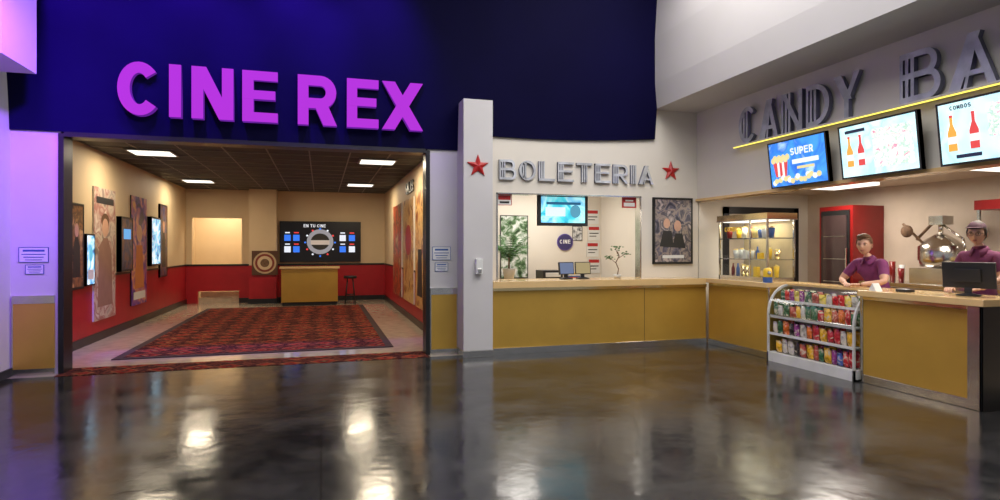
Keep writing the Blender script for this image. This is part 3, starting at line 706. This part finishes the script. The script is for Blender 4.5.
def candytv(y0,face,extras):
    t=.12; v=Vector((-t,0,1)).normalized(); n=Vector((-1,0,-t)).normalized()
    framed('menu_television',(6.09,y0,2.43),-Y,v,n,1.0,.63,face,'rubber',.02,.06,extras=extras)
    mb=MB(); mb.box((6.07,y0-.6,2.66),(6.199,y0-.4,2.86),'rubber'); mb.build('tv_bracket')
popy=emat('tvpop',(.9,.75,.35),1.0); red_=emat('tvred',(.8,.08,.08),1.0); wh2=emat('tvwhite',(.9,.95,.95),1.05); dk=emat('tvdark',(.03,.04,.1),.6); org=emat('tvorange',(.9,.45,.08),1.0)
T1=artmat('tv_blue',[(.02,.12,.55),(.05,.28,.75),(.02,.15,.6),(.35,.55,.85)],3,1.1); T2=artmat('tv_mint',[(.42,.78,.80),(.62,.86,.86),(.42,.72,.82),(.72,.90,.90)],2,1.0)
T2b=artmat('tv_clutter',[(.6,.7,.6),(.9,.9,.9),(.35,.55,.45),(.9,.88,.8),(.75,.25,.35)],16,1.0)
bottle=lambda x,m:[('poly',[(x,.2),(x+.09,.2),(x+.09,.5),(x+.06,.64),(x+.06,.76),(x+.03,.76),(x+.03,.64),(x,.5)],m),('rect',x,.32,x+.09,.44,wh2),('rect',x+.028,.76,x+.062,.80,red_)]
pops=[('disc',.08+.05*i+random.uniform(-.02,.02),random.uniform(.08,.2),.04,.06,popy if i%3 else wh2) for i in range(17)]
candytv(6.95,T1,[('text','SUPER',.40,.66,.16,.7,wh2),('rect',.42,.46,.88,.56,wh2),('rect',.5,.34,.8,.40,popy),('poly',[(.10,.22),(.30,.22),(.34,.55),(.06,.55)],red_),('rect',.14,.22,.18,.55,wh2),('rect',.23,.22,.27,.55,wh2)]+[('disc',.07+.04*i,.60+.05*(i%2),.04,.07,popy) for i in range(8)]+pops)
candytv(5.76,T2,[('rect',.45,.12,.95,.85,T2b)]+bottle(.08,org)+bottle(.24,red_)+[('rect',.08,.86,.36,.92,dk)])
candytv(4.56,T2,[('rect',.48,.35,.97,.88,T2b),('text','COMBOS',.12,.88,.07,.7,dk),('rect',.15,.07,.4,.13,dk)]+bottle(.08,org)+bottle(.30,red_))

# ================================================================== PEOPLE
def skinmesh(verts,edges,radii,sub=2):
    me=bpy.data.meshes.new('t'); me.from_pydata(verts,edges,[]); ob=bpy.data.objects.new('t',me); COL.objects.link(ob)
    md=ob.modifiers.new('s','SKIN'); md.use_smooth_shade=True; md.branch_smoothing=.6
    for i,r in enumerate(radii):
        sv=me.skin_vertices[0].data[i]; sv.radius=(r,r) if not isinstance(r,tuple) else r
        sv.use_root=(i==0)
    s=ob.modifiers.new('sub','SUBSURF'); s.levels=sub; s.render_levels=sub
    bpy.context.view_layer.update(); dg=bpy.context.evaluated_depsgraph_get()
    out=bpy.data.meshes.new_from_object(ob.evaluated_get(dg)); bpy.data.objects.remove(ob); return out
def segdist(p,a,b):
    ab=b-a; t=max(0,min(1,(p-a).dot(ab)/ab.length_squared)); return (p-(a+ab*t)).length

def headfn(p):
    x,y,z=p
    if z<0:
        k=min(1,-z/.115); y*=1-.26*k**1.4; 
        x*=1-.10*k if x<0 else 1+.02*k
        if x<0: x*=1-.25*k
    if x>0:
        x-= .006*math.exp(-((abs(y)-.032)/.016)**2-((z-.006)/.014)**2)*1.3
        nz=(z+.022)
        x+= .022*math.exp(-(y/.011)**2)*math.exp(-(nz/.020)**2) + .010*math.exp(-(y/.008)**2)*math.exp(-((z-.004)/.02)**2)
        x+= .005*math.exp(-(y/.04)**2-((z-.030)/.010)**2)
        x+= .008*math.exp(-(y/.022)**2-((z+.098)/.016)**2)
    return Vector((x,y,z))

def person(name,loc,ang,J,shirt,hair,headyaw,headpitch,female=False,hs=1.0,girth=1.0):
    root=bpy.data.objects.new(name,None); COL.objects.link(root); root.location=loc; root.rotation_euler=(0,0,ang); root.empty_display_size=.2
    V=[];R=[];E=[];L=[];idx={}
    def av(k,p,r): idx[k]=len(V); V.append(p); R.append(r)
    def ae(a,b,l): E.append((idx[a],idx[b])); L.append(l)
    av('pelvis',J['pelvis'],.14*girth); av('waist',J['waist'],.138*girth); av('chest',J['chest'],.152*girth); av('upper',J['upper'],.112); av('neck',J['neck'],.055); av('nt',J['ntop'],.053)
    ae('pelvis','waist','shirt'); ae('waist','chest','shirt'); ae('chest','upper','shirt'); ae('upper','neck','shirt'); ae('neck','nt','skin')
    for s,sg in (('l',1),('r',-1)):
        def m(p): return (p[0],p[1]*sg,p[2])
        sh=m(J['sh'+s]); el=m(J['el'+s]); wr=m(J['wr'+s]); sl=tuple(sh[k]*.4+el[k]*.6 for k in range(3))
        av('sh'+s,sh,.072); av('sl'+s,sl,.066); av('el'+s,el,.043); av('wr'+s,wr,.028)
        ae('upper','sh'+s,'shirt'); ae('sh'+s,'sl'+s,'shirt'); ae('sl'+s,'el'+s,'skin'); ae('el'+s,'wr'+s,'skin')
        av('hip'+s,m((J['pelvis'][0],.09,J['pelvis'][2]-.09)),.095); av('kn'+s,m((J['pelvis'][0]+.02,.10,.50)),.062); av('an'+s,m((J['pelvis'][0]-.02,.10,.09)),.042); av('to'+s,m((J['pelvis'][0]+.15,.12,.045)),.04)
        ae('pelvis','hip'+s,'pants'); ae('hip'+s,'kn'+s,'pants'); ae('kn'+s,'an'+s,'pants'); ae('an'+s,'to'+s,'shoe')
    me=skinmesh(V,E,R)
    mats=[M[shirt],M['skin'],M['pants'],M['rubber']]; 
    for m_ in mats: me.materials.append(m_)
    lab={'shirt':0,'skin':1,'pants':2,'shoe':3}
    VV=[Vector(v) for v in V]
    for p in me.polygons:
        c=p.center; best=min(range(len(E)),key=lambda i:segdist(c,VV[E[i][0]],VV[E[i][1]])/ (0.5*((R[E[i][0]])+(R[E[i][1]]))))
        p.material_index=lab[L[best]]; p.use_smooth=True
    body=bpy.data.objects.new('body',me); COL.objects.link(body); body.parent=root
    mb=MB(); nk=Vector(J['neck']); d=(Vector(J['ntop'])-nk).normalized()
    fx=(X-d*X.dot(d)).normalized(); fy=d.cross(fx)
    nseg=22; a0=math.radians(24); P=[]
    for i in range(nseg+1):
        a=a0+(2*math.pi-2*a0)*i/nseg; front=max(0,math.cos(a)); dr=fx*math.cos(a)+fy*math.sin(a)
        for r_,z_ in ((.060,-.012-.020*front),(.066,.028-.022*front),(.072,.028-.022*front),(.096+.012*front,-.016-.040*front),(.090+.012*front,-.020-.040*front)):
            P.append(nk+dr*r_+d*z_)
    F=[]
    for i in range(nseg):
        for j in range(4): F.append((i*5+j,(i+1)*5+j,(i+1)*5+j+1,i*5+j+1))
    mb.raw(P,F,shirt,True); mb.build('collar',root,recalc=False)
    for s,sg in (('l',1),('r',-1)):
        wr=Vector((J['wr'+s][0],J['wr'+s][1]*sg,J['wr'+s][2])); el=Vector((J['el'+s][0],J['el'+s][1]*sg,J['el'+s][2]))
        d=(wr-el); d.z*=.3; d.normalize(); side=Vector((-d.y,d.x,0)).normalized()*(-sg)
        HV=[tuple(wr-d*.01),tuple(wr+d*.035)]; HE=[(0,1)]; HR=[.025,.026]
        for k,(off,ln_) in enumerate(((.030,.070),(.010,.078),(-.010,.073),(-.029,.058))):
            b0=len(HV); kn=wr+d*.088+side*off+Z*.004
            HV+= [tuple(wr+d*.05+side*off*.8),tuple(kn),tuple(kn+d*ln_*.45-Z*.006),tuple(kn+d*ln_*.75-Z*.020),tuple(kn+d*ln_*.92-Z*.036)]
            HE+= [(1,b0),(b0,b0+1),(b0+1,b0+2),(b0+2,b0+3),(b0+3,b0+4)]; HR+=[.013,.0105,.009,.0085,.007]
        b0=len(HV); HV+=[tuple(wr+d*.03+side*.026-Z*.004),tuple(wr+d*.058+side*.050-Z*.010),tuple(wr+d*.085+side*.058-Z*.016)]
        HE+=[(1,b0),(b0,b0+1),(b0+1,b0+2)]; HR+=[.014,.011,.008]
        hm=skinmesh(HV,HE,HR); hm.materials.append(M['skin'])
        for p in hm.polygons: p.use_smooth=True
        h=bpy.data.objects.new('hand_'+s,hm); COL.objects.link(h); h.parent=root
        mb=MB(); rot=Matrix((d,side,Z)).transposed(); mb.ell(wr+d*.05,(.050,.040,.015),'skin',14,10,mtx=rot); mb.build('palm_'+s,root)
    H=bpy.data.objects.new('head',None); COL.objects.link(H); H.parent=root; H.location=J['head']; H.rotation_euler=(0,headpitch,headyaw); H.empty_display_size=.1; H.scale=(hs,hs,hs)
    mb=MB(); mb.ell((0,0,0),(.098,.077,.118),'skin',56,44,fn=headfn)
    for sg in (1,-1):
        mb.ell((.080,.031*sg,.006),(.013,.013,.0075),'eye',12,8); mb.ell((.0910,.031*sg,.006),(.0035,.0060,.0060),'iris',10,6)
        mb.tube([(.090,.019*sg,.011),(.0945,.031*sg,.0145),(.086,.044*sg,.010)],.0022,'skin',6)
        mb.ell((-.002,.079*sg,-.008),(.018,.007,.030),'skin',12,10); mb.ell((.004,.084*sg,-.008),(.009,.004,.018),'lips',10,8)
        mb.tube([(.092,.018*sg,.024),(.092,.032*sg,.028),(.083,.046*sg,.024)],.0035,hair,6)
    mb.ell((.094,0,-.058),(.008,.024,.004),'lips',12,6); mb.ell((.0935,0,-.066),(.009,.020,.005),'lips',12,6)
    mb.build('face',H)
    mb=MB()
    def hf(p):
        q=headfn(p); k=1.0+.02*math.sin(40*p.y)+.015*math.sin(55*p.x+3*p.z); return Vector((q.x*1.07*k,q.y*1.09*k,q.z*1.08*k))
    if female:
        mb.ell((0,0,.002),(.098,.080,.120),hair,48,36,fn=hf,keep=lambda q:(q.z>.052 if q.x>.045 else (q.z>-.03 if q.x>.0 else q.z>-.085)))
        mb.ell((-.11,0,.02),(.045,.045,.045),hair,16,12)
        cap=M['cap']; mb.ell((0,0,.030),(.103,.086,.100),cap,40,28,keep=lambda q:q.z>.035)
        mb.prism([(-.074*math.cos(a)*1.0,.0+.055*math.sin(a)) for a in [math.pi*i/14 for i in range(15)]],(.078,0,.068),Y,X,Z,.006,cap)
        gl='black'
        for sg in (1,-1):
            c_=[(.104,.031*sg+.021*math.cos(a),.004+.016*math.sin(a)) for a in [2*math.pi*i/14 for i in range(15)]]; mb.tube(c_,.0018,gl,6)
            mb.tube([(.103,.052*sg,.008),(.03,.082*sg,.008),(0,.085*sg,.002)],.0018,gl,6)
        mb.tube([(.106,-.010,.006),(.106,.010,.006)],.0018,gl,6)
    else:
        mb.ell((0,0,.004),(.098,.079,.120),hair,56,44,fn=hf,keep=lambda q:(q.z>.060+.012*math.sin(60*q.y) if q.x>.05 else (q.z>.012 if q.x>.012 else q.z>-.065)))
        mb.ell((.03,.0,.098),(.065,.07,.035),hair,20,12)
    mb.build('hair',H)
    return root
M['cap']=mat('cap_fabric',(.06,.02,.035),.8)
man=dict(pelvis=(-.05,0,.90),waist=(.0,0,1.04),chest=(.08,0,1.17),upper=(.13,0,1.28),neck=(.155,0,1.352),ntop=(.195,0,1.44),head=(.225,0,1.545),
  shl=(.13,.19,1.31),ell=(.27,.33,1.07),wrl=(.47,.16,1.035),shr=(.13,.19,1.31),elr=(.27,.32,1.07),wrr=(.46,.08,1.035))
person('man_vendor',(7.06,6.18,.10),math.pi,man,'shirt','hairbrown',.45,.10,hs=1.12,girth=1.12)
wom=dict(pelvis=(0,0,.96),waist=(.0,0,1.10),chest=(.02,0,1.27),upper=(.03,0,1.41),neck=(.033,0,1.485),ntop=(.055,0,1.57),head=(.08,0,1.665),
  shl=(.02,.165,1.43),ell=(.05,.24,1.18),wrl=(.32,.16,1.06),shr=(.02,.165,1.43),elr=(.05,.24,1.18),wrr=(.31,.14,1.06))
person('woman_vendor',(7.06,4.88,.10),math.pi+.1,wom,'shirt2','hairdark',.30,.16,True,hs=1.08)

# ================================================================== LIGHTS
area('hall_fill',(2.6,3.6,6.2),5.5,4,340,(1.0,.985,.98))  # added overhead fill for the hall's ambient light, no fixture modelled
area('hall_fill',(4.2,6.3,6.0),2.0,2.4,120,(1.0,.96,.91))  # added fill that brightens the candy fascia and ticket office wall
def spot(name,loc,tgt,e,col,size=1.2,blend=.8,r=.15):
    l=bpy.data.lights.new(name,'SPOT'); l.energy=e; l.color=col; l.spot_size=size; l.spot_blend=blend; l.shadow_soft_size=r
    o=bpy.data.objects.new(name,l); o.location=loc; o.rotation_euler=(Vector(tgt)-Vector(loc)).to_track_quat('-Z','Y').to_euler(); COL.objects.link(o)
V_=(.24,.03,1.0)
for xx,e in ((-3.0,1100),(-1.7,1200),(-.4,1000),(.7,600)):
    spot('violet_spot',(xx,7.2,5.9),(xx,8.8,4.35),e,V_,1.0,1.0)
spot('violet_spot',(-1.9,6.0,4.6),(-3.8,8.7,2.7),1500,(.26,.05,1.0),1.05,1.0)
spot('violet_spot',(-2.3,5.6,5.2),(-3.5,7.6,4.6),500,(.30,.06,1.0),1.0,1.0)
w=bpy.data.worlds.new('world'); scene.world=w; w.use_nodes=True
w.node_tree.nodes['Background'].inputs[0].default_value=(.88,.91,1.0,1); w.node_tree.nodes['Background'].inputs[1].default_value=.31

cam=bpy.data.cameras.new('camera'); cam.sensor_width=36; cam.lens=21.6; cam.shift_y=-.002
co=bpy.data.objects.new('camera',cam); COL.objects.link(co); co.location=(0,0,1.6); co.rotation_euler=(math.radians(90),0,-math.radians(16.6))
scene.camera=co
